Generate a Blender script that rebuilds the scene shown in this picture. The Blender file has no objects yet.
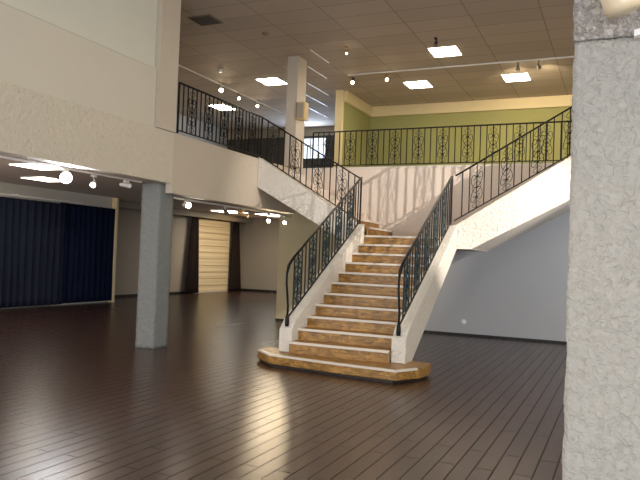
import bpy, math, random
from mathutils import Vector, Matrix, noise

# ------------------------------------------------------------------ camera, world, exposure
SC = bpy.context.scene
COL = SC.collection
random.seed(7)
F, YAW, PITCH, ROLL = 677.5, .42012, .02555, .03733
fw = Vector((-math.sin(YAW)*math.cos(PITCH), math.cos(YAW)*math.cos(PITCH), math.sin(PITCH)))
rt = Vector((math.cos(YAW), math.sin(YAW), 0)); dn = fw.cross(rt)
r2 = rt*math.cos(ROLL) - dn*math.sin(ROLL); d2 = rt*math.sin(ROLL) + dn*math.cos(ROLL)
cam_d = bpy.data.cameras.new('camera'); cam = bpy.data.objects.new('camera', cam_d); COL.objects.link(cam)
cam_d.sensor_width = 36; cam_d.lens = F/640*36; cam_d.clip_end = 200
M4 = Matrix((r2, -d2, -fw)).transposed().to_4x4(); M4.translation = (0, 0, 1.6)
cam.matrix_world = M4
SC.camera = cam

w = bpy.data.worlds.new('world'); SC.world = w; w.use_nodes = True
w.node_tree.nodes['Background'].inputs[0].default_value = (.62, .70, .85, 1)
w.node_tree.nodes['Background'].inputs[1].default_value = .5

SC.view_settings.view_transform = 'Standard'; SC.view_settings.look = 'None'
SC.view_settings.gamma = 1; SC.view_settings.use_curve_mapping = False
SC.view_settings.exposure = 0.9

def area(name, loc, aim, sx, sy, power, col):
    l = bpy.data.lights.new(name, 'AREA'); l.shape = 'RECTANGLE'; l.size = sx; l.size_y = sy
    l.energy = power; l.color = col
    o = bpy.data.objects.new(name, l); COL.objects.link(o); o.location = loc
    o.rotation_euler = (Vector(aim)-Vector(loc)).to_track_quat('-Z', 'Y').to_euler()
    return o
# daylight through the shop front behind the camera, plus added fills
area('daylight_front', (1.5, -4.7, 1.5), (-3, 8, 1.8), 9, 2.8, 230, (1, .96, .90))
area('daylight_front_left', (-9.5, -4.7, 1.5), (-11.5, 12, 2.2), 6, 2.6, 260, (1, .93, .84))  # added fill for the room under the balcony, no window behind it
area('daylight_door', (0.6, -4.5, .6), (0.1, 3, .3), 2.5, 1.0, 95, (.50, .70, 1.0))
area('daylight_side', (6.6, 4.5, 3.2), (-6.8, 8, 3.0), 9, 4.2, 250, (1, .95, .86))  # added fill that brightens the left fascia, the right wall has no window

area('daylight_upper_window', (-9.6, 20.6, 5.3), (-9.4, 15, 5.6), .8, .7, 30, (.6, .75, 1.0))
hl = bpy.data.lights.new('hall_lamp', 'POINT'); hl.energy = 60; hl.color = (1, .87, .68); hl.shadow_soft_size = .05
fl = bpy.data.lights.new('low_room_lamp', 'POINT'); fl.energy = 90; fl.color = (1, .86, .70); fl.shadow_soft_size = .15  # unseen fill light added to lift the room under the balcony
fo = bpy.data.objects.new('low_room_lamp', fl); COL.objects.link(fo); fo.location = (-11.5, 6.0, 1.5)
ho = bpy.data.objects.new('hall_lamp', hl); COL.objects.link(ho); ho.location = (2.0, 6.6, 4.9)

def point_spot(loc, aim, power, col, angle, blend, size, name='lamp', parent=None):
    l = bpy.data.lights.new(name, 'SPOT'); l.energy = power; l.color = col
    l.spot_size = math.radians(angle); l.spot_blend = blend; l.shadow_soft_size = size
    o = bpy.data.objects.new(name, l); COL.objects.link(o)
    q = (Vector(aim)-Vector(loc)).to_track_quat('-Z', 'Y')
    if parent:
        o.parent = parent; o.location = Vector(loc)-parent.location
    else: o.location = loc
    o.rotation_euler = q.to_euler()
    return o
WARM = (1.0, .80, .50)

# ------------------------------------------------------------------ materials
def new_mat(name):
    m = bpy.data.materials.new(name); m.use_nodes = True
    nt = m.node_tree; b = nt.nodes['Principled BSDF']
    return m, nt, b
def N(nt, t, **k):
    n = nt.nodes.new(t)
    for a, v in k.items(): setattr(n, a, v)
    return n
def rgba(c): return (c[0], c[1], c[2], 1)
def plain(name, c, rough=.5, metal=0, var=.08, scale=6, spec=.5, bump=0, bscale=80):
    m, nt, b = new_mat(name)
    tc = N(nt, 'ShaderNodeTexCoord'); nz = N(nt, 'ShaderNodeTexNoise'); nz.inputs['Scale'].default_value = scale
    nz.inputs['Detail'].default_value = 4
    nt.links.new(tc.outputs['Object'], nz.inputs['Vector'])
    mx = N(nt, 'ShaderNodeMix', data_type='RGBA')
    mx.inputs[6].default_value = rgba([x*(1-var) for x in c]); mx.inputs[7].default_value = rgba([min(1, x*(1+var)) for x in c])
    nt.links.new(nz.outputs['Fac'], mx.inputs[0]); nt.links.new(mx.outputs[2], b.inputs['Base Color'])
    b.inputs['Roughness'].default_value = rough; b.inputs['Metallic'].default_value = metal
    b.inputs['Specular IOR Level'].default_value = spec
    if bump:
        n2 = N(nt, 'ShaderNodeTexNoise'); n2.inputs['Scale'].default_value = bscale; n2.inputs['Detail'].default_value = 5
        nt.links.new(tc.outputs['Object'], n2.inputs['Vector'])
        bp = N(nt, 'ShaderNodeBump'); bp.inputs['Strength'].default_value = bump; bp.inputs['Distance'].default_value = .02
        nt.links.new(n2.outputs['Fac'], bp.inputs['Height']); nt.links.new(bp.outputs[0], b.inputs['Normal'])
    return m
def stucco(name, c, scale=14, strength=.6, dist=.03, var=.1, rough=.85):
    m, nt, b = new_mat(name)
    tc = N(nt, 'ShaderNodeTexCoord')
    n1 = N(nt, 'ShaderNodeTexNoise'); n1.inputs['Scale'].default_value = scale; n1.inputs['Detail'].default_value = 6
    n1.inputs['Distortion'].default_value = 1.2
    v = N(nt, 'ShaderNodeTexVoronoi', feature='SMOOTH_F1'); v.inputs['Scale'].default_value = scale*1.3
    nt.links.new(tc.outputs['Object'], n1.inputs['Vector'])
    mp = N(nt, 'ShaderNodeVectorMath', operation='ADD')
    nt.links.new(tc.outputs['Object'], mp.inputs[0]); 
    sc_ = N(nt, 'ShaderNodeVectorMath', operation='SCALE'); sc_.inputs['Scale'].default_value = .12
    nt.links.new(n1.outputs['Color'], sc_.inputs[0]); nt.links.new(sc_.outputs[0], mp.inputs[1])
    nt.links.new(mp.outputs[0], v.inputs['Vector'])
    ad = N(nt, 'ShaderNodeMath', operation='MULTIPLY_ADD'); ad.inputs[1].default_value = .7
    nt.links.new(v.outputs['Distance'], ad.inputs[0]); nt.links.new(n1.outputs['Fac'], ad.inputs[2])
    bp = N(nt, 'ShaderNodeBump'); bp.inputs['Strength'].default_value = strength; bp.inputs['Distance'].default_value = dist
    nt.links.new(ad.outputs[0], bp.inputs['Height']); nt.links.new(bp.outputs[0], b.inputs['Normal'])
    mx = N(nt, 'ShaderNodeMix', data_type='RGBA')
    mx.inputs[6].default_value = rgba([x*(1-var) for x in c]); mx.inputs[7].default_value = rgba([min(1, x*(1+var)) for x in c])
    nt.links.new(n1.outputs['Fac'], mx.inputs[0]); nt.links.new(mx.outputs[2], b.inputs['Base Color'])
    b.inputs['Roughness'].default_value = rough; b.inputs['Specular IOR Level'].default_value = .25
    return m
def emit(name, c, s):
    m, nt, b = new_mat(name)
    b.inputs['Base Color'].default_value = rgba(c); b.inputs['Emission Color'].default_value = rgba(c)
    b.inputs['Emission Strength'].default_value = s
    return m
def floor_mat():
    m, nt, b = new_mat('dark_wood_planks')
    tc = N(nt, 'ShaderNodeTexCoord'); mp = N(nt, 'ShaderNodeMapping'); mp.inputs['Rotation'].default_value = (0, 0, math.pi/2)
    nt.links.new(tc.outputs['Object'], mp.inputs['Vector'])
    br = N(nt, 'ShaderNodeTexBrick'); br.offset = .37
    br.inputs['Color1'].default_value = (.072, .037, .026, 1); br.inputs['Color2'].default_value = (.046, .024, .018, 1)
    br.inputs['Mortar'].default_value = (.018, .011, .009, 1); br.inputs['Scale'].default_value = 1
    br.inputs['Mortar Size'].default_value = .006; br.inputs['Brick Width'].default_value = 1.35; br.inputs['Row Height'].default_value = .145
    nt.links.new(mp.outputs[0], br.inputs['Vector'])
    st = N(nt, 'ShaderNodeMapping'); st.inputs['Scale'].default_value = (22, 1.6, 1)
    nt.links.new(tc.outputs['Object'], st.inputs['Vector'])
    nz = N(nt, 'ShaderNodeTexNoise'); nz.inputs['Scale'].default_value = 1.6; nz.inputs['Detail'].default_value = 6
    nt.links.new(st.outputs[0], nz.inputs['Vector'])
    mx = N(nt, 'ShaderNodeMix', data_type='RGBA', blend_type='MULTIPLY'); mx.inputs[0].default_value = .55
    cr = N(nt, 'ShaderNodeValToRGB'); cr.color_ramp.elements[0].color = (.45, .45, .45, 1); cr.color_ramp.elements[1].color = (1.5, 1.45, 1.4, 1)
    nt.links.new(nz.outputs['Fac'], cr.inputs[0]); nt.links.new(br.outputs['Color'], mx.inputs[6]); nt.links.new(cr.outputs[0], mx.inputs[7])
    nt.links.new(mx.outputs[2], b.inputs['Base Color'])
    sp = N(nt, 'ShaderNodeSeparateColor'); nt.links.new(br.outputs['Color'], sp.inputs[0])
    mr = N(nt, 'ShaderNodeMapRange'); mr.inputs['From Min'].default_value = .01; mr.inputs['From Max'].default_value = .06
    mr.inputs['To Min'].default_value = .31; mr.inputs['To Max'].default_value = .26
    nt.links.new(sp.outputs[0], mr.inputs[0]); nt.links.new(mr.outputs[0], b.inputs['Roughness'])
    sm = N(nt, 'ShaderNodeMapRange'); sm.inputs['To Min'].default_value = .5; sm.inputs['To Max'].default_value = .05
    nt.links.new(br.outputs['Fac'], sm.inputs[0]); nt.links.new(sm.outputs[0], b.inputs['Specular IOR Level'])
    bp = N(nt, 'ShaderNodeBump'); bp.inputs['Strength'].default_value = .2; bp.inputs['Distance'].default_value = .003
    ad = N(nt, 'ShaderNodeMath', operation='SUBTRACT')
    nt.links.new(nz.outputs['Fac'], ad.inputs[0]); nt.links.new(br.outputs['Fac'], ad.inputs[1])
    nt.links.new(br.outputs['Fac'], bp.inputs['Height']); bp.invert = True; nt.links.new(bp.outputs[0], b.inputs['Normal'])
    return m
def tile_mat():
    m, nt, b = new_mat('ceiling_tiles')
    tc = N(nt, 'ShaderNodeTexCoord'); mp = N(nt, 'ShaderNodeMapping'); mp.inputs['Location'].default_value = (.18, .07, 0)
    nt.links.new(tc.outputs['Object'], mp.inputs['Vector'])
    br = N(nt, 'ShaderNodeTexBrick'); br.offset = 0; br.inputs['Scale'].default_value = 1
    br.inputs['Color1'].default_value = (.54, .46, .385, 1); br.inputs['Color2'].default_value = (.47, .40, .335, 1)
    br.inputs['Mortar'].default_value = (.30, .25, .205, 1)
    br.inputs['Mortar Size'].default_value = .009; br.inputs['Brick Width'].default_value = 1.2; br.inputs['Row Height'].default_value = .6
    nt.links.new(mp.outputs[0], br.inputs['Vector'])
    nt.links.new(br.outputs['Color'], b.inputs['Base Color']); b.inputs['Roughness'].default_value = .85; b.inputs['Specular IOR Level'].default_value = .2
    bp = N(nt, 'ShaderNodeBump'); bp.invert = True; bp.inputs['Strength'].default_value = .5; bp.inputs['Distance'].default_value = .01
    nt.links.new(br.outputs['Fac'], bp.inputs['Height']); nt.links.new(bp.outputs[0], b.inputs['Normal'])
    return m
def oak_mat():
    m, nt, b = new_mat('oak_stair_wood')
    tc = N(nt, 'ShaderNodeTexCoord')
    st = N(nt, 'ShaderNodeMapping'); st.inputs['Scale'].default_value = (2.2, 14, 14)
    nt.links.new(tc.outputs['Object'], st.inputs['Vector'])
    nz = N(nt, 'ShaderNodeTexNoise'); nz.inputs['Scale'].default_value = 2.4; nz.inputs['Detail'].default_value = 6; nz.inputs['Distortion'].default_value = .8
    nt.links.new(st.outputs[0], nz.inputs['Vector'])
    cr = N(nt, 'ShaderNodeValToRGB'); cr.color_ramp.elements[0].position = .3; cr.color_ramp.elements[0].color = (.19, .088, .022, 1)
    cr.color_ramp.elements[1].position = .72; cr.color_ramp.elements[1].color = (.47, .265, .07, 1)
    nt.links.new(nz.outputs['Fac'], cr.inputs[0])
    # short staves of slightly different tone
    vr = N(nt, 'ShaderNodeTexVoronoi', feature='F1'); vm = N(nt, 'ShaderNodeMapping'); vm.inputs['Scale'].default_value = (2.6, 3, 3)
    nt.links.new(tc.outputs['Object'], vm.inputs['Vector']); nt.links.new(vm.outputs[0], vr.inputs['Vector'])
    hs = N(nt, 'ShaderNodeHueSaturation'); mr = N(nt, 'ShaderNodeMapRange'); mr.inputs['To Min'].default_value = .75; mr.inputs['To Max'].default_value = 1.3
    sp = N(nt, 'ShaderNodeSeparateColor'); nt.links.new(vr.outputs['Color'], sp.inputs[0]); nt.links.new(sp.outputs[0], mr.inputs[0])
    nt.links.new(mr.outputs[0], hs.inputs['Value']); nt.links.new(cr.outputs[0], hs.inputs['Color'])
    nt.links.new(hs.outputs[0], b.inputs['Base Color']); b.inputs['Roughness'].default_value = .38
    return m
def fold_mat(name, c):
    return plain(name, c, rough=.9, var=.15, scale=3, spec=.15, bump=.2, bscale=150)

MT = dict(
    floor=floor_mat(), tile=tile_mat(), oak=oak_mat(),
    cream=stucco('cream_stucco', (.68, .62, .52), 16, .75, .03),
    smooth=plain('beige_wall_paint', (.66, .62, .53), .75, var=.03, scale=2, bump=.06),
    pale=plain('pale_wall_paint', (.68, .67, .59), .75, var=.03, scale=2),
    white=stucco('white_stucco', (.80, .76, .70), 16, .9, .03, var=.05),
    pink=stucco('warm_white_stucco', (.80, .70, .62), 14, .15, .02, var=.05),
    grey=stucco('blue_grey_stucco', (.24, .255, .255), 14, .8, .03, var=.12),
    pillar=stucco('pale_grey_stucco', (.37, .35, .31), 26, .8, .015, var=.14),
    rough=stucco('rough_white_plaster', (.52, .47, .42), 26, 1.0, .04, var=.15),
    bluegrey=plain('blue_grey_paint', (.43, .44, .46), .5, var=.03, scale=2),
    olive=plain('khaki_wall_paint', (.52, .45, .28), .8, var=.04, scale=2),  # same wall as the blue-grey piece, warm light mixed into the colour
    green=plain('olive_green_paint', (.36, .35, .135), .8, var=.04, scale=2),
    trim=plain('cream_trim', (.82, .68, .40), .6, var=.04, scale=3),
    tan=plain('tan_wall_paint', (.40, .34, .26), .8, var=.03, scale=2),
    upgrey=plain('dim_grey_paint', (.42, .41, .40), .8, var=.05, scale=2),
    updark=plain('dark_wall_panel', (.06, .052, .042), .6, var=.15, scale=2),
    lowceil=plain('low_ceiling_paint', (.78, .68, .62), .8, var=.05, scale=2),
    beige_col=stucco('beige_column_stucco', (.60, .53, .44), 12, .3, .02, var=.05),
    base=plain('black_skirting', (.015, .013, .012), .5),
    iron=plain('wrought_iron', (.012, .013, .015), .45, .6, var=.2, scale=30),
    patina=plain('patinated_iron', (.05, .09, .10), .5, .5, var=.35, scale=40),
    nosing=plain('white_nosing_strip', (.74, .69, .62), .45, var=.05, scale=10),
    navy=fold_mat('navy_cloth', (.004, .008, .028)), slate=fold_mat('slate_cloth', (.014, .018, .034)),
    brown=fold_mat('brown_cloth', (.028, .018, .015)),
    whitemetal=plain('white_metal', (.75, .73, .70), .4, .0, var=.03),
    steel=plain('grey_metal', (.35, .33, .30), .35, .8, var=.05), brass=plain('warm_brass', (.55, .33, .14), .35, .6),
    tanbox=plain('tan_plastic', (.62, .45, .24), .5), whiteplastic=plain('white_plastic', (.8, .8, .76), .4),
    dark=plain('black_plastic', (.02, .02, .02), .5), vent=plain('brown_grille', (.22, .18, .13), .6),
    lowpanel=emit('dim_lit_diffuser', (1, .93, .80), 6.0), panel=emit('lit_diffuser', (1, .90, .70), 14.0), bulb=emit('lit_bulb', (1, .86, .6), 30), coldbulb=emit('lit_cold_bulb', (.88, .9, 1), 160),
    warmbulb=emit('lit_warm_bulb', (1, .93, .8), 40), pane=emit('bright_daylight_pane', (.80, .88, 1), .75),
    shell=plain('beige_enamel', (.72, .58, .38), .35, var=.06),
)
def blind_mat():
    m, nt, b = new_mat('cream_roman_blind')
    tc = N(nt, 'ShaderNodeTexCoord'); wv = N(nt, 'ShaderNodeTexWave', bands_direction='Z'); wv.inputs['Scale'].default_value = 1.6
    wv.inputs['Distortion'].default_value = .4; nt.links.new(tc.outputs['Object'], wv.inputs['Vector'])
    mx = N(nt, 'ShaderNodeMix', data_type='RGBA'); mx.inputs[6].default_value = (.70, .56, .34, 1); mx.inputs[7].default_value = (.80, .67, .44, 1)
    nt.links.new(wv.outputs['Fac'], mx.inputs[0]); nt.links.new(mx.outputs[2], b.inputs['Base Color']); b.inputs['Roughness'].default_value = .8
    return m
MT['blind'] = blind_mat()

# ------------------------------------------------------------------ mesh helpers
class MB:
    def __init__(s): s.v = []; s.f = []
    def add(s, vs, fs):
        o = len(s.v); s.v += [tuple(v) for v in vs]; s.f += [tuple(i+o for i in f) for f in fs]; return s
    def box(s, x0, x1, y0, y1, z0, z1):
        return s.add([(x0,y0,z0),(x1,y0,z0),(x1,y1,z0),(x0,y1,z0),(x0,y0,z1),(x1,y0,z1),(x1,y1,z1),(x0,y1,z1)],
                     [(0,3,2,1),(4,5,6,7),(0,1,5,4),(1,2,6,5),(2,3,7,6),(3,0,4,7)])
    def prism(s, poly, axis, a, b):
        """poly: 2-D points; axis x -> (y,z), y -> (x,z), z -> (x,y)"""
        def P(p, t): return {'x': (t, p[0], p[1]), 'y': (p[0], t, p[1]), 'z': (p[0], p[1], t)}[axis]
        n = len(poly); vs = [P(p, a) for p in poly]+[P(p, b) for p in poly]
        fs = [tuple(range(n)), tuple(range(2*n-1, n-1, -1))]+[(i, i+n, (i+1) % n+n, (i+1) % n) for i in range(n)]
        return s.add(vs, fs)
    def tube(s, pts, r, n=6, rz=None, cap=True):
        pts = [Vector(p) for p in pts]; m = len(pts); vs = []
        for i, p in enumerate(pts):
            t = (pts[min(i+1, m-1)]-pts[max(i-1, 0)]).normalized()
            ref = Vector((0, 0, 1)) if abs(t.z) < .95 else Vector((1, 0, 0))
            u = t.cross(ref).normalized(); q = u.cross(t).normalized()
            rr = r[i] if isinstance(r, (list, tuple)) else r
            for k in range(n):
                a = 2*math.pi*(k+.5)/n
                vs.append(p+u*rr*math.cos(a)+q*(rz if rz else rr)*math.sin(a))
        fs = [(i*n+k, i*n+(k+1) % n, (i+1)*n+(k+1) % n, (i+1)*n+k) for i in range(m-1) for k in range(n)]
        if cap: fs += [tuple(range(n-1, -1, -1)), tuple(range((m-1)*n, m*n))]
        return s.add(vs, fs)
    def build(s, name, mat, parent=None, smooth=False, bevel=0):
        me = bpy.data.meshes.new(name)
        off = parent_loc(parent)
        me.from_pydata([(v[0]-off[0], v[1]-off[1], v[2]-off[2]) for v in s.v], [], s.f)
        import bmesh
        bm = bmesh.new(); bm.from_mesh(me); bmesh.ops.recalc_face_normals(bm, faces=bm.faces); bm.to_mesh(me); bm.free()
        me.materials.append(mat if not isinstance(mat, str) else MT[mat])
        if smooth:
            for p in me.polygons: p.use_smooth = True
        o = bpy.data.objects.new(name, me); COL.objects.link(o)
        if parent: o.parent = parent
        if bevel:
            b = o.modifiers.new('bevel', 'BEVEL'); b.width = bevel; b.segments = 2; b.limit_method = 'ANGLE'
        return o
def parent_loc(p):
    v = Vector((0, 0, 0))
    while p: v = v+p.location; p = p.parent
    return v
def box(name, mat, b, parent=None, bevel=0): return MB().box(*b).build(name, mat, parent, bevel=bevel)
def thing(name, label, cat, loc, group=None):
    o = bpy.data.objects.new(name, None); COL.objects.link(o); o.location = loc; o.empty_display_size = .1
    o['label'] = label; o['category'] = cat
    if group: o['group'] = group
    return o
def tag(o, label, cat, group=None):
    o['label'] = label; o['category'] = cat
    if group: o['group'] = group
    return o
def struct(o): o['kind'] = 'structure'; return o

# ------------------------------------------------------------------ structure
H = 3.57          # upper floor
CZ = 6.0          # upper ceiling
LZ = 3.2          # lower ceiling
YL = 12.04        # front of the landing
YB = 13.70        # back of the landing
struct(box('floor', 'floor', (-16, 7, -5, 27, -.2, 0)))
struct(box('ceiling', 'tile', (-13.3, 7, -5, 21, CZ, CZ+.2)))
struct(box('ceiling', 'lowceil', (-16, -7.08, -5, 27, LZ, LZ+.05)))
struct(box('floor', 'tan', (-16, -7.08, -5, 27, LZ+.06, H)))
struct(box('ceiling', 'lowceil', (-7.07, 7, YB+.16, 20.9, LZ, LZ+.05)))
struct(box('floor', 'tan', (-7.07, 7, YB+.16, 20.9, LZ+.06, H)))
struct(box('floor', 'tan', (-.55, 7, YL, YB+.14, LZ, H)))
# outer shell
struct(box('wall_left', 'tan', (-15.6, -15.4, -5, 26, 0, LZ)))
struct(box('wall_back', 'tan', (-15.6, -6, 26, 26.2, 0, LZ)))
struct(box('wall_right', 'pale', (6.8, 7, -5, 21, 0, CZ)))
o = MB().box(-13, 7, -5.0, -4.9, 4.9, CZ).box(-13, -5.5, -5.0, -4.9, 0, 4.9).box(6.2, 7, -5.0, -4.9, 0, 4.9).build('wall_front', 'pale'); struct(o)
struct(box('wall_upper_left', 'upgrey', (-13.2, -13.0, -5, 20.7, H, CZ)))
struct(box('wall_upper_back', 'tan', (-13.2, -6.96, 20.7, 20.9, 5.70, CZ)))
# wall under / behind the stairs
struct(box('wall_middle', 'olive', (-7.8, -4.3, 14.95, 15.15, 0, LZ)))
struct(box('wall_blue_grey', 'bluegrey', (-4.29, 7, 14.95, 15.15, 0, LZ)))
struct(box('baseboard_right', 'base', (-4.29, 6.7, 14.93, 14.948, 0, .05)))
struct(box('baseboard_middle', 'base', (-7.8, -4.3, 14.93, 14.948, 0, .05)))
struct(box('baseboard_back', 'base', (-15.38, -12.5, 25.97, 25.998, 0, .1)))
struct(box('baseboard_left', 'base', (-15.398, -15.37, 16.6, 25.95, 0, .09)))
# boxed bulkhead over the blind and end of the curtained partition
struct(box('trim_1', 'tan', (-15.38, -14.9, 16.6, 26, 2.98, LZ-.01)))
struct(box('wall_partition', 'smooth', (-15.38, -14.28, 9.5, 16.35, 0, LZ-.01)))
struct(box('trim_2', 'trim', (-14.27, -14.09, 16.27, 16.36, 0, LZ-.02)))
# wall behind landing with its capping
struct(MB().prism([(-6.82, H-.03), (-6.82, 3.02), (-4.62, 1.86), (-2.46, 1.86), (-.55, 2.90), (-.55, H-.03)], 'y', YB, YB+.14).build('wall_landing', 'pink'))
struct(box('trim_3', 'nosing', (-6.82, -.55, YB-.03, YB+.14, H-.03, H+.015)))
# left fascia of the upper floor
struct(MB().box(-7.06, -6.83, -4.9, 9.2, 2.73, H).build('trim_4', 'cream'))
struct(MB().box(-7.06, -6.83, 9.52, YB+.14, 2.57, H).box(-7.06, -6.83, 9.2, 9.52, 2.76, H).box(-6.955, -6.83, 9.2, 9.52, 2.57, 2.76).build('trim_5', 'beige_col'))
# panelled upper wall on the left
struct(box('wall_upper_panel', 'smooth', (-7.00, -6.85, -4.9, 8.70, H, 4.52)))
struct(box('wall_upper_top', 'pale', (-7.05, -6.89, -4.9, 8.70, 4.52, CZ)))
struct(box('trim_6', 'pale', (-7.0, -6.84, -4.9, 8.70, 4.50, 4.525)))
# green alcove behind the back railing
struct(box('wall_green_back', 'green', (-6.78, 2.9, 18.40, 18.55, H, CZ)))
struct(box('wall_green_left', 'green', (-6.93, -6.78, 16.35, 18.55, H, CZ)))
struct(box('wall_green_right', 'green', (2.9, 3.05, 14, 18.55, H, CZ)))
struct(box('trim_7', 'trim', (-6.95, -6.76, 16.22, 16.35, H, CZ-.005)))
struct(box('trim_8', 'trim', (-6.775, 2.88, 18.30, 18.395, 5.71, CZ-.005)))
struct(box('trim_9', 'trim', (-6.775, -6.68, 16.36, 18.395, 5.71, CZ-.005)))
# dark upper back wall with its lit window
o = MB().box(-13.0, -10.02, 20.68, 20.9, H, 5.69).box(-9.17, -6.96, 20.68, 20.9, H, 5.69).box(-10.02, -9.17, 20.68, 20.9, 5.64, 5.69).box(-10.02, -9.17, 20.68, 20.9, H, 4.93).build('wall_upper_dark', 'updark'); struct(o)
wd = box('window_1', 'upgrey', (-10.02, -9.17, 20.80, 20.86, 4.93, 5.64)); struct(wd)
p = box('pane', 'pane', (-10.0, -9.19, 20.76, 20.795, 4.95, 5.62), wd)
fr = MB()
for x in (-9.75, -9.46): fr.box(x-.012, x+.012, 20.73, 20.76, 4.94, 5.63)
fr.box(-10.0, -9.19, 20.73, 20.76, 5.38, 5.40).build('glazing_bar', 'upgrey', wd)
# dark and pale bands on the far left upper wall
struct(box('trim_10', 'updark', (-12.99, -12.95, 9.5, 20.6, 4.85, 5.3)))
struct(box('trim_11', 'pale', (-12.99, -12.95, 9.5, 17.5, 4.35, 4.74)))

# ------------------------------------------------------------------ columns
def rough_box(name, mat, x0, x1, y0, y1, z0, z1, parent, amp=.012, step=.03, fr=9):
    mb = MB()
    def grid(o, a, b, na, nb):
        o, a, b = map(Vector, (o, a, b)); base = len(mb.v)
        for j in range(nb+1):
            for i in range(na+1):
                mb.v.append(tuple(o+a*i/na+b*j/nb))
        for j in range(nb):
            for i in range(na):
                k = base+j*(na+1)+i; mb.f.append((k, k+1, k+na+2, k+na+1))
    nx = max(2, int((x1-x0)/step)); ny = max(2, int((y1-y0)/step)); nz = max(2, int((z1-z0)/step))
    X = (x1-x0, 0, 0); Y = (0, y1-y0, 0); Z = (0, 0, z1-z0)
    grid((x0, y0, z0), X, Z, nx, nz); grid((x0, y1, z0), X, Z, nx, nz)
    grid((x0, y0, z0), Y, Z, ny, nz); grid((x1, y0, z0), Y, Z, ny, nz)
    grid((x0, y0, z0), X, Y, nx, ny); grid((x0, y0, z1), X, Y, nx, ny)
    out = []
    for v in mb.v:
        v = Vector(v); n = noise.noise_vector(v*fr)+.5*noise.noise_vector(v*fr*2.7)
        k = 0 if v.z <= z0+1e-4 else 1
        out.append((v.x+n.x*amp, v.y+n.y*amp, v.z+n.z*amp*.3*k))
    mb.v = out
    import bmesh
    off = parent_loc(parent)
    me = bpy.data.meshes.new(name); me.from_pydata([(v[0]-off[0], v[1]-off[1], v[2]-off[2]) for v in out], [], mb.f)
    bm = bmesh.new(); bm.from_mesh(me); bmesh.ops.remove_doubles(bm, verts=bm.verts, dist=1e-4); bmesh.ops.recalc_face_normals(bm, faces=bm.faces); bm.to_mesh(me); bm.free()
    me.materials.append(MT[mat])
    for q in me.polygons: q.use_smooth = True
    o = bpy.data.objects.new(name, me); COL.objects.link(o); o.parent = parent
    return o
t = thing('pillar', 'rough pale grey plastered pillar filling the right edge of the photo', 'pillar', (.05, 3.2, 0))
rough_box('shaft', 'pillar', -.205, .32, 3.0, 3.5, 0, 2.54, t, amp=.007, step=.02, fr=11)
o = rough_box('head', 'rough', -.208, .325, 2.995, 3.505, 2.548, 3.45, t, amp=.013, step=.018, fr=14); o['label'] = 'rough white plaster top of the pillar'
t = thing('pillar', 'blue-grey stucco pillar standing on the dark floor under the balcony', 'pillar', (-7.08, 9.28, 0))
rough_box('shaft', 'grey', -7.33, -6.975, 9.07, 9.46, 0, 2.72, t, amp=.006, step=.05, fr=8)
t = thing('pillar', 'cream upper pillar at the front end of the balcony railing', 'pillar', (-6.93, 8.96, H))
box('shaft', 'beige_col', (-7.05, -6.80, 8.71, 9.20, H+.005, CZ-.005), t)
t = thing('pillar', 'beige square pillar rising to the ceiling behind the left upper flight', 'pillar', (-6.7, 13.4, H))
box('shaft', 'beige_col', (-6.83, -6.57, 13.19, 13.62, H+.01, CZ-.005), t)
t = thing('speaker_box', 'tan box fixed high on the beige square pillar', 'speaker', (-6.5, 13.3, 4.6))
box('case', 'tanbox', (-6.565, -6.36, 13.16, 13.36, 4.58, 4.96), t, bevel=.01)
box('grille', 'tan', (-6.54, -6.385, 13.15, 13.16, 4.61, 4.93), t)

# ------------------------------------------------------------------ staircase
XL, XR = -4.46, -2.91
Y1, G, R = 8.707, .303, .1703
stair = thing('staircase', 'grand staircase with oak steps, white nosings and two upper flights from its landing', 'staircase', (-3.685, 10.4, 0))
cur = [(-4.98, 9.42), (-5.06, 9.28), (-5.03, 9.08), (-4.64, 8.72), (-3.6, 8.55), (-2.64, 8.46), (-2.42, 8.88), (-2.38, 9.14), (-2.42, 9.42)]
def shrink(poly, d):
    cx = sum(p[0] for p in poly)/len(poly); cy = sum(p[1] for p in poly)/len(poly)
    out = []
    for p in poly:
        v = Vector((p[0]-cx, p[1]-cy)); L = v.length; v = v*(1-d/L); out.append((cx+v.x, cy+v.y))
    return out
s1 = MB().prism(cur, 'z', .035, R).build('bottom_step', 'oak', stair, bevel=.012)
MB().prism(shrink(cur, .04), 'z', 0.001, .035).build('plinth', 'base', s1)
mb = MB()
def strip(mb, a, b, w, z0, z1, inset=.0):
    a = Vector(a); b = Vector(b); t = (b-a).normalized(); n = Vector((-t.y, t.x))
    a = a+n*inset; b = b+n*inset
    q = [a, b, b+n*w, a+n*w]; mb.prism([(p.x, p.y) for p in q], 'z', z0, z1)
ns = [(-5.0, 9.052), (-4.64, 8.72), (-3.6, 8.55), (-2.64, 8.46), (-2.45, 8.82)]
for a, b in zip(ns[:-1], ns[1:]): strip(mb, a, b, .05, R-.022, R+.005, -.006)
mb.build('nosing', 'nosing', s1)
for k in range(2, 12):
    y = Y1+(k-1)*G
    s = MB().box(XL, XR, y, y+.03, (k-1)*R, k*R-.028).box(XL, XR, y-.022, y+G+.03, k*R-.03, k*R).build('step', 'oak', stair)
    MB().box(XL+.002, XR-.002, y-.03, y+.014, k*R-.030, k*R+.004).build('nosing', 'nosing', s)
y = Y1+11*G
l = MB().box(XL, XR, y, y+.03, 11*R, 12*R-.028).box(XL-.2, XR+.21, y-.02, YB-.005, 12*R-.03, 12*R).build('landing', 'oak', stair)
MB().box(XL+.002, XR-.002, y-.03, y+.014, 12*R-.030, 12*R+.004).build('nosing', 'nosing', l)
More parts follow.
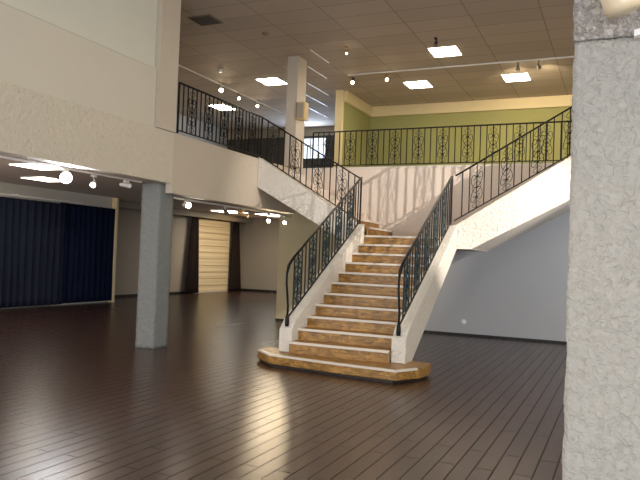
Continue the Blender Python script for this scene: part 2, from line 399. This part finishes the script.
# upper flights: risers and treads
for sgn, x0 in ((-1, XL), (1, XR)):
    for k in range(1, 10):
        xa = x0+sgn*(k-1)*.2965; z1 = 12*R+k*R
        m_ = MB().box(min(xa, xa+sgn*.03), max(xa, xa+sgn*.03), YL+.18, YB-.005, z1-R, z1-.028)
        if k < 9: m_.box(min(xa-sgn*.02, xa+sgn*.32), max(xa-sgn*.02, xa+sgn*.32), YL+.18, YB-.005, z1-.03, z1)
        s = m_.build('step', 'oak' if k < 3 else 'pink', stair)
        if k < 9: MB().box(min(xa-sgn*.028, xa+sgn*.03), max(xa-sgn*.028, xa+sgn*.03), YL+.182, YB-.007, z1-.033, z1+.004).build('nosing', 'nosing', s)
# lower stringers
def nz(y): return R+(y-Y1)*.562
def lower_stringer(xa, xb):
    top0 = .50
    poly = [(9.08, R+.003), (9.08, .50), (9.24, .66), (YL, nz(YL)+.22), (YL+.0, 1.83), (9.42, R+.003)]
    return MB().prism(poly, 'x', xa, xb).build('stringer', 'white', stair, bevel=.008)
lower_stringer(-4.67, XL-.001); lower_stringer(XR+.001, -2.70)
MB().prism([(9.5, .235), (9.5, .265), (YL, 1.835), (YL, 1.815)], 'x', XL+.003, XR-.003).build('soffit', 'white', stair)
# upper stringers and soffits
MB().prism([(-2.70, 2.29), (-2.70, 1.84), (-2.45, 1.84), (-.56, 2.86), (-.56, 3.62)], 'y', YL, YL+.17).build('stringer', 'white', stair, bevel=.006)
MB().prism([(-2.70, 2.29), (-2.70, 1.84), (-2.915, 1.84), (-2.915, 2.20)], 'y', YL+.002, YL+.168).build('stringer_end', 'white', stair)
MB().prism([(-2.46, 1.84), (-.56, 2.86), (-.56, 2.96), (-2.46, 1.94)], 'y', YL+.17, YB-.01).build('soffit', 'white', stair)
MB().prism([(-4.67, 2.29), (-4.67, 1.84), (-5.30, 2.16), (-6.825, 2.985), (-6.825, 3.60)], 'y', YL, YL+.17).build('stringer', 'white', stair, bevel=.006)
MB().prism([(-4.60, 1.84), (-6.82, 2.985), (-6.82, 3.08), (-4.60, 1.94)], 'y', YL+.17, YB-.01).build('soffit', 'white', stair)
box('landing_soffit', 'white', (-4.66, -2.45, YL+.172, YB-.01, 1.84, 12*R-.035), stair)

# ------------------------------------------------------------------ railings
def scroll_pts(cx, cz, s, up, hgt, wid):
    """C-scroll beside a bar: from the bar at cz outwards, curling in at its end"""
    pts = []
    for i in range(9):
        a = i/8*math.pi*.5
        pts.append((cx+s*wid*math.sin(a), cz+up*hgt*.62*(1-math.cos(a))))
    ccx = cx+s*wid*.52; ccz = cz+up*hgt*.62
    for i in range(1, 15):
        a = i/14*math.pi*1.65; rr = wid*.48*(1-.62*i/14)
        pts.append((ccx+s*rr*math.cos(a), ccz+up*rr*1.5*math.sin(a)))
    return pts
def railing(label, A, B, zA, zB, h=.85, spacing=.128, ends=(True, True), path=None, first=2, period=4, W=.10, orn='patina', ot=.006, br=.0125):
    """A,B plan points of the rail; zA,zB heights of its foot"""
    A = Vector((A[0], A[1], zA)); B = Vector((B[0], B[1], zB)); d = B-A
    L = math.hypot(d.x, d.y); n = max(2, round(L/spacing))
    t = thing('railing', label, 'railing', A)
    hv = Vector((0, 0, h))
    if path is None: path = [A+hv, B+hv]
    hr = MB().tube(path, .026, 8, rz=.015).build('handrail', 'iron', t, smooth=True)
    lo = Vector((0, 0, .05))
    MB().tube([A+lo, B+lo], .014, 4).build('bottom_rail', 'iron', t)
    ux, uy = d.x/L, d.y/L
    for i in range(n+1):
        p = A+d*(i/n)
        if i == 0 or i == n:
            if ends[0 if i == 0 else 1]:
                MB().tube([p, p+hv], .019, 4).build('post', 'iron', t)
            continue
        if (i-first) % period == 0:
            b = MB().tube([p+lo, p+hv], .0115, 5)
            # collars
            for f in (.30, .5, .72):
                z = p+hv*f
                b.tube([z-Vector((0, 0, .022)), z, z+Vector((0, 0, .022))], [.011, .024, .011], 6)
            b.build('baluster', 'iron', t)
            o_ = MB()
            for s in (-1, 1):
                for cz, up, hg in ((.50*h, 1, .34*h), (.50*h, -1, .34*h)):
                    q = scroll_pts(0, cz, s, up, hg, W)
                    o_.tube([(p.x+a*ux, p.y+a*uy, p.z+b_+a*d.z/L) for a, b_ in q], ot*1.2, 4)
                q = [(s*W*math.sin(math.pi*k/8)*.75, .5*h+(k/8-.5)*.26*h) for k in range(9)]
                o_.tube([(p.x+a*ux, p.y+a*uy, p.z+b_+a*d.z/L) for a, b_ in q], ot, 4)
                q = [(s*W*.72*(1-abs(k-4)/4)**.6 if abs(k-4) < 4 else 0, .14*h+(k/8-.5)*.13*h) for k in range(9)]
                o_.tube([(p.x+a*ux, p.y+a*uy, p.z+b_+a*d.z/L) for a, b_ in q], ot*.9, 4)
                q = [(s*W*.72*(1-abs(k-4)/4)**.6 if abs(k-4) < 4 else 0, .87*h+(k/8-.5)*.13*h) for k in range(9)]
                o_.tube([(p.x+a*ux, p.y+a*uy, p.z+b_+a*d.z/L) for a, b_ in q], ot*.9, 4)
            o_.build('scroll_ornament', orn, t)
        else:
            MB().tube([p+lo, p+hv], br, 4).build('baluster', 'iron', t)
    return t
def lower_rail(label, x, first):
    y0, y1 = 9.16, 12.03
    za, zb = nz(y0)+.225, nz(y1)+.225
    h = .88
    path = [(x, y1, zb+h), (x, y0+.12, za+h+.12*.562), (x, y0+.02, za+h-.0), (x, y0-.06, za+h-.07), (x, y0-.11, za+h-.19), (x, y0-.115, za+h-.33), (x, y0-.07, za+h-.52), (x, y0-.04, za+.20), (x, y0-.05, za-.03)]
    t = railing(label, (x, y0), (x, y1), za, zb, h=h, ends=(False, True), path=path, first=first, spacing=.13, period=4, W=.11, ot=.010)
    MB().tube([(x, y0-.05, za-.10), (x, y0-.05, za-.04), (x, y0-.05, za+.03), (x, y0-.05, za+.08)], [.03, .034, .03, .018], 8).build('newel_foot', 'iron', t, smooth=True)
lower_rail('black wrought-iron stair railing on the left side of the lower flight', -4.56, 2)
lower_rail('black wrought-iron stair railing on the right side of the lower flight, seen edge-on', -2.82, 2)
railing('black iron railing climbing the left upper flight', (-4.60, YL+.08), (-6.80, YL+.08), 2.27, 3.56, h=.86, ends=(False, False), first=3, orn='iron')
railing('black iron railing climbing the right upper flight towards the big pillar', (-2.78, YL+.08), (-.60, YL+.08), 2.30, 3.585, h=.86, ends=(False, True), first=3, orn='iron')
railing('black iron railing along the left balcony edge', (-6.80, 9.25), (-6.80, YL+.06), 3.575, 3.575, h=.845, ends=(True, True), first=3, orn='iron')
railing('long black iron railing in front of the green alcove', (-6.40, YB+.05), (-.62, YB+.05), 3.59, 3.59, h=.80, ends=(True, True), first=3, spacing=.128, orn='iron')

# ------------------------------------------------------------------ curtains and blind
def curtain(name, label, mat, x, ya, yb, z0, z1, amp, folds, group=None, pinch=None, cx=0, y_off=0):
    t = thing(name, label, 'curtain', (x, (ya+yb)/2, z0), group)
    vs, fs = [], []; n = folds*8; m = 14
    for j in range(m+1):
        f = j/m; z = z0+(z1-z0)*f
        for i in range(n+1):
            u = i/n; y = ya+(yb-ya)*u
            if pinch:
                c = pinch[0]; wv = 1-(1-pinch[1])*f
                y = c+(y-c)*wv
            xx = x+amp*(1-.35*f)*math.sin(u*folds*2*math.pi+.4*math.sin(f*3+u*9))+amp*.3*math.sin(u*folds*5.1+1.7)
            vs.append((xx, y, z))
    for j in range(m):
        for i in range(n):
            k = j*(n+1)+i; fs.append((k, k+1, k+n+2, k+n+1))
    mb = MB().add(vs, fs); o = mb.build('cloth', mat, t, smooth=True)
    sd = o.modifiers.new('thick', 'SOLIDIFY'); sd.thickness = .008
    return t
curtain('curtain', 'dull slate-blue full-height curtain at the left edge of the photo', 'slate', -13.98, 10.4, 14.10, .05, 2.80, .05, 16)
curtain('curtain', 'deep navy full-height curtain ending beside the beige wall', 'navy', -14.11, 14.02, 16.24, .06, 2.84, .05, 10)
t = thing('curtain_rail', 'white rail above the slate-blue curtain', 'curtain rail', (-13.95, 12, 2.86))
MB().box(-13.98, -13.90, 9.6, 14.7, 2.845, 2.885).build('rail', 'whitemetal', t)
mb = MB()
for i in range(6): mb.box(-14.28, -13.95, 9.9+i*.85, 9.93+i*.85, 2.886, 2.91)
mb.build('bracket', 'whitemetal', t)
curtain('curtain', 'dark brown curtain left of the cream blind', 'brown', -15.2, 21.55, 22.5, .03, 2.95, .05, 7, pinch=(22.1, .45))
curtain('curtain', 'dark brown curtain right of the cream blind', 'brown', -15.2, 24.75, 25.75, .03, 2.95, .05, 7, pinch=(25.05, .45))
t = thing('roman_blind', 'cream blind filling the window between two brown curtains', 'blind', (-15.3, 23.6, .05))
mb = MB()
for i in range(11):
    z0 = .04+i*.265
    mb.prism([(-15.37, z0), (-15.325, z0+.01), (-15.34, z0+.24), (-15.37, z0+.262)], 'y', 22.35, 24.85)
mb.build('fabric', 'blind', t)
box('bottom_bar', 'nosing', (-15.375, -15.31, 22.35, 24.85, .005, .038), t)
t = thing('curtain_pole', 'thin pole carrying the brown curtains', 'curtain pole', (-15.1, 23.6, 2.95))
MB().tube([(-15.2, 21.4, 2.965), (-15.2, 26-.1, 2.965)], .012, 6).build('pole', 'iron', t)

# ------------------------------------------------------------------ ceiling lights
def panel(x, y, z, label, group, sx=.56, sy=.6):
    t = thing('ceiling_light', label, 'ceiling light', (x, y, z), group)
    MB().box(x-sx/2-.02, x+sx/2+.02, y-sy/2-.02, y+sy/2+.02, z-.012, z-.002).build('frame', 'whitemetal', t)
    MB().box(x-sx/2, x+sx/2, y-sy/2, y+sy/2, z-.02, z-.0125).build('diffuser', 'panel' if z > 4 else 'lowpanel', t)
up = 'square lit panels in the upper ceiling'
panel(-3.48, 13.83, CZ, 'square lit ceiling panel nearest the camera, with a dark spotlight overlapping its corner', up)
panel(-4.74, 16.25, CZ, 'square lit ceiling panel at the left of the green alcove', up)
panel(-2.37, 16.25, CZ, 'square lit ceiling panel at the right of the green alcove, below two spotlights', up)
panel(-8.18, 14.97, CZ, 'square lit ceiling panel just left of the beige square pillar', up)
panel(-11.07, 17.22, CZ, 'square lit ceiling panel seen through the balcony railing', up, .5, .7)
for x_, y_ in ((-3.48, 7.8), (.1, 7.8), (-3.48, 3.0), (1.9, 3.0), (.1, 12.0)): panel(x_, y_, CZ, 'square lit ceiling panel nearer than the view shows', 'lit ceiling panels nearer than the view shows')
lo = 'lit panels in the ceiling under the balcony'
panel(-10.62, 9.95, LZ, 'larger lit panel under the balcony, upper one at far left', lo, .7, .8)
panel(-12.40, 11.85, LZ, 'lower lit panel under the balcony at far left, partly behind the bright spotlight', lo, .7, .8)
panel(-13.55, 21.9, LZ, 'lit panel above the cream blind', lo, .9, 1.2)
panel(-12.55, 23.6, LZ, 'lit panel right of the cream blind near the last spotlights', lo, .9, 1.5)
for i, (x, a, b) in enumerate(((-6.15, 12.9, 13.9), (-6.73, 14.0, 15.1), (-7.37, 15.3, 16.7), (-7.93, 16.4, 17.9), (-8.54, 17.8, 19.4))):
    o = box('ceiling_bar', 'whitemetal', (x-.014, x+.014, a, b, CZ-.012, CZ-.001))  # white strip in place of light glinting along a grid bar
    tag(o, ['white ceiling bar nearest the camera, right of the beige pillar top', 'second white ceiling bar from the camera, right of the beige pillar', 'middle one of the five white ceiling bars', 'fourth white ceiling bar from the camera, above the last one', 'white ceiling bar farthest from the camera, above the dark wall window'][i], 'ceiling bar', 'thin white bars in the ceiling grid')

# ------------------------------------------------------------------ tracks and spotlights
def track(label, A, B, drop, ceil, cat='track'):
    t = thing('light_track', label, 'light track', A)
    MB().tube([A, B], .022, 4).build('rail', 'whitemetal', t)
    A = Vector(A); B = Vector(B)
    if drop:
        for f in (.04, .35, .65, .96):
            p = A.lerp(B, f); MB().tube([p+Vector((0, 0, .02)), (p.x, p.y, ceil)], .006, 5).build('hanger', 'whitemetal', t)
    return t
track('long light track across the ceiling in front of the green alcove', (-6.1, 14.9, CZ-.024), (-.6, 14.9, CZ-.024), False, CZ)
track('light track on the ceiling above the left balcony', (-9.6, 11.5, CZ-.024), (-9.6, 18.2, CZ-.024), False, CZ)
track('light track hung under the balcony left of the blue-grey pillar', (-7.3, 5.4, 2.735), (-7.3, 9.0, 2.735), True, LZ)
track('light track hung under the balcony right of the blue-grey pillar', (-7.3, 9.65, 2.56), (-7.3, 14.6, 2.56), True, LZ)
def spot(loc, aim, label, top, body='whitemetal', on=None, power=0, angle=60, size=.11, rad=.04, col=WARM, group='track spotlights', blend=.7, soft=.03):
    """loc: centre of the head; top: height of the track it hangs from"""
    loc = Vector(loc); d = (Vector(aim)-loc).normalized()
    t = thing('spotlight', label, 'spotlight', loc, group)
    MB().tube([loc-d*size*.9, loc-d*size*.75, loc-d*size*.2, loc+d*size*.55, loc+d*size*.6], [rad*.35, rad*.7, rad*.8, rad, rad*1.02], 12).build('housing', body, t, smooth=False)
    e = loc+d*size*.61
    MB().tube([e, e+d*.008], rad*.85, 12).build('lens', on if on else 'steel', t)
    b = MB().tube([loc-d*size*.4, (loc.x, loc.y, top-.03)], .007, 5); b.box(loc.x-.02, loc.x+.02, loc.y-.045, loc.y+.045, top-.034, top)
    b.build('bracket', body, t)
    if on and power: point_spot(e+d*.03, aim, power, col, angle, blend, soft, parent=t)
    return t
TU = CZ-.046
gu = 'spotlights on the ceiling track before the green alcove'
spot((-6.02, 15.08, 5.85), (-5.6, 12.5, 4.6), 'small lit spotlight above the cream corner of the green alcove', TU, 'dark', 'bulb', 16, 80, group=gu)
spot((-5.15, 15.04, 5.85), (-4.3, 12.5, 4.4), 'yellow spotlight between the alcove corner and the left lit panel', TU, 'brass', 'bulb', 16, 85, group=gu)
spot((-2.15, 14.92, 5.84), (-2.6, 18.3, 4.8), 'left one of two dark spotlights above the right alcove panel', TU, 'steel', 'bulb', 60, 90, group=gu)
spot((-1.72, 14.92, 5.84), (-1.2, 18.3, 4.8), 'right one of two dark spotlights above the right alcove panel', TU, 'steel', 'bulb', 60, 90, group=gu)
spot((-5.35, 12.95, 5.88), (-4.8, 12.2, 5.3), 'tiny spotlight on the bare ceiling midway between the beige pillar and the nearest panel', CZ, 'brass', 'bulb', 0, size=.1, rad=.022, group=None)
spot((-3.45, 12.95, 5.88), (-3.3, 11, 4), 'dark spotlight overlapping the corner of the nearest ceiling panel', CZ, 'dark', None, group=None)
gl = 'spotlights on the ceiling above the left balcony'
spot((-9.6, 14.85, 5.85), (-8.6, 13.4, 5.0), 'brightest bulb on the ceiling above the left balcony railing', TU, 'whitemetal', 'bulb', 30, 90, group=gl, size=.13, rad=.055)
spot((-9.6, 15.75, 5.85), (-9.0, 14.8, 5.2), 'small dim bulb between two brighter ones above the left balcony railing', TU, 'brass', 'bulb', 0, group=gl)
spot((-9.6, 16.75, 5.85), (-8.9, 15.8, 5.3), 'small bright bulb nearest the beige pillar above the left balcony railing', TU, 'whitemetal', 'bulb', 15, 90, group=gl)
spot((-9.6, 12.55, 5.86), (-11.9, 13.4, 5.7), 'warm spotlight just beside the cream upper pillar washing the ceiling', TU, 'whitemetal', 'bulb', 12, 110, group=gl)
gb = 'spotlights under the balcony'
spot((-7.3, 7.33, 2.60), (-2.2, 3.4, 2.1), 'glaring bright spotlight under the balcony at far left', 2.715, 'whitemetal', 'coldbulb', 60, 90, col=(.9, .92, 1), group=gb, size=.16, rad=.085)
spot((-7.3, 7.9, 2.58), (-6.4, 6.6, 2.0), 'dimmer lit spotlight right of the glaring one', 2.715, 'whitemetal', 'warmbulb', 14, 80, group=gb, rad=.042)
spot((-7.3, 8.63, 2.64), (-6.6, 9.8, 2.55), 'unlit white spotlight left of the blue-grey pillar', 2.715, 'whitemetal', None, group=gb, size=.12, rad=.042)
spot((-7.3, 10.30, 2.46), (-6.3, 9.8, 2.35), 'pale spotlight just right of the blue-grey pillar', 2.54, 'whitemetal', 'warmbulb', 0, group=gb, size=.13, rad=.055)
spot((-7.3, 11.65, 2.44), (-6.6, 11.2, 2.0), 'small dark spotlight below the lit panel right of the blue-grey pillar', 2.54, 'steel', None, group=gb, size=.1, rad=.045)
spot((-7.3, 12.35, 2.44), (-6.8, 12.6, 2.2), 'copper-coloured spotlight tilted beside the fascia corner', 2.54, 'brass', None, group=gb, size=.16, rad=.045)
spot((-7.3, 13.46, 2.39), (-6.3, 11.4, 1.8), 'left one of two lit bulbs under the left upper flight', 2.54, 'whitemetal', 'warmbulb', 25, 100, group=gb, rad=.042)
spot((-7.3, 14.25, 2.40), (-6.3, 12.4, 1.8), 'right one of two lit bulbs under the left upper flight', 2.54, 'whitemetal', 'warmbulb', 25, 100, group=gb, rad=.042)
# spotlight in front of the head of the big pillar
hv = Vector((-.03, 2.72, 2.618)); dd = Vector((.35, .1, -.93)).normalized()
t = thing('spotlight', 'large beige cylindrical spotlight at the top right corner, in front of the rough pillar', 'spotlight', hv)
MB().tube([hv-dd*.16, hv-dd*.14, hv+dd*.045, hv+dd*.065, hv+dd*.07], [.05, .068, .070, .062, .03], 24).build('housing', 'shell', t, smooth=True)
MB().tube([hv+Vector((.085, 0, .0)), hv+Vector((.10, .0, -.075)), hv+Vector((.105, .0, -.105))], .008, 6).build('knob', 'dark', t)
MB().tube([hv+Vector((.05, .02, .05)), hv+Vector((.12, .1, .05)), hv+Vector((.14, .235, .05))], .012, 6).build('arm', 'steel', t)
t = thing('light_track', 'short white track piece on the rough pillar at the right edge', 'light track', (.16, 2.93, 2.62))
MB().prism([(.022, 2.515), (.36, 2.60), (.36, 2.63), (.022, 2.54)], 'y', 2.905, 2.945).build('rail', 'whitemetal', t)

# lamp of the right-hand balcony, outside the frame, that throws the railing's shadow on the landing wall
spot((1.8, 9.1, 3.1), (-3.9, 12.6, 2.6), 'spotlight hidden behind the big right pillar, aimed at the staircase', 3.5, 'whitemetal', 'warmbulb', 800, 44, col=(1, .88, .76), group=None, blend=.6, soft=.01, rad=.014)
# warm unseen spots on the blind and the pillar, and an added wall fill
point_spot((-11.6, 23.6, 3.0), (-15.4, 23.6, 1.3), 100, (1, .74, .42), 70, .6, .05, name='blind_lamp')
point_spot((1.2, 11.6, 3.05), (-2.0, 14.95, 1.0), 110, (.93, .96, 1), 95, 1.0, .1, name='side_lamp')  # unseen fill added to lighten the blue-grey wall
point_spot((-6.6, -1.5, 2.6), (.05, 3.0, 1.35), 420, (1, .82, .58), 15, 1.0, .1, name='pillar_lamp')

# ------------------------------------------------------------------ small things
t = thing('ceiling_vent', 'dark square air grille in the ceiling beside the cream upper pillar', 'vent', (-7.28, 10.62, CZ))
MB().box(-7.53, -7.03, 10.40, 10.86, CZ-.02, CZ-.002).build('frame', 'vent', t)
mb = MB()
for i in range(8): mb.box(-7.50, -7.06, 10.43+i*.053, 10.455+i*.053, CZ-.03, CZ-.02)
mb.build('grille', 'updark', t)
t = thing('smoke_detector', 'small dark detector on the ceiling left of centre', 'smoke detector', (-6.55, 11.65, CZ))
MB().tube([(-6.55, 11.65, CZ-.002), (-6.55, 11.65, CZ-.03), (-6.55, 11.65, CZ-.05)], [.07, .065, .03], 16).build('body', 'vent', t)
t = thing('smoke_detector', 'small round white detector above the left balcony railing', 'smoke detector', (-8.9, 13.7, CZ))
MB().tube([(-8.9, 13.7, CZ-.002), (-8.9, 13.7, CZ-.03), (-8.9, 13.7, CZ-.05)], [.07, .065, .03], 16).build('body', 'whiteplastic', t)
t = thing('wall_socket', 'round white socket low on the blue-grey wall', 'socket', (-3.15, 14.93, .3))
MB().tube([(-3.15, 14.948, .3), (-3.15, 14.93, .3), (-3.15, 14.915, .3)], [.062, .06, .03], 18).build('plate', 'whiteplastic', t)
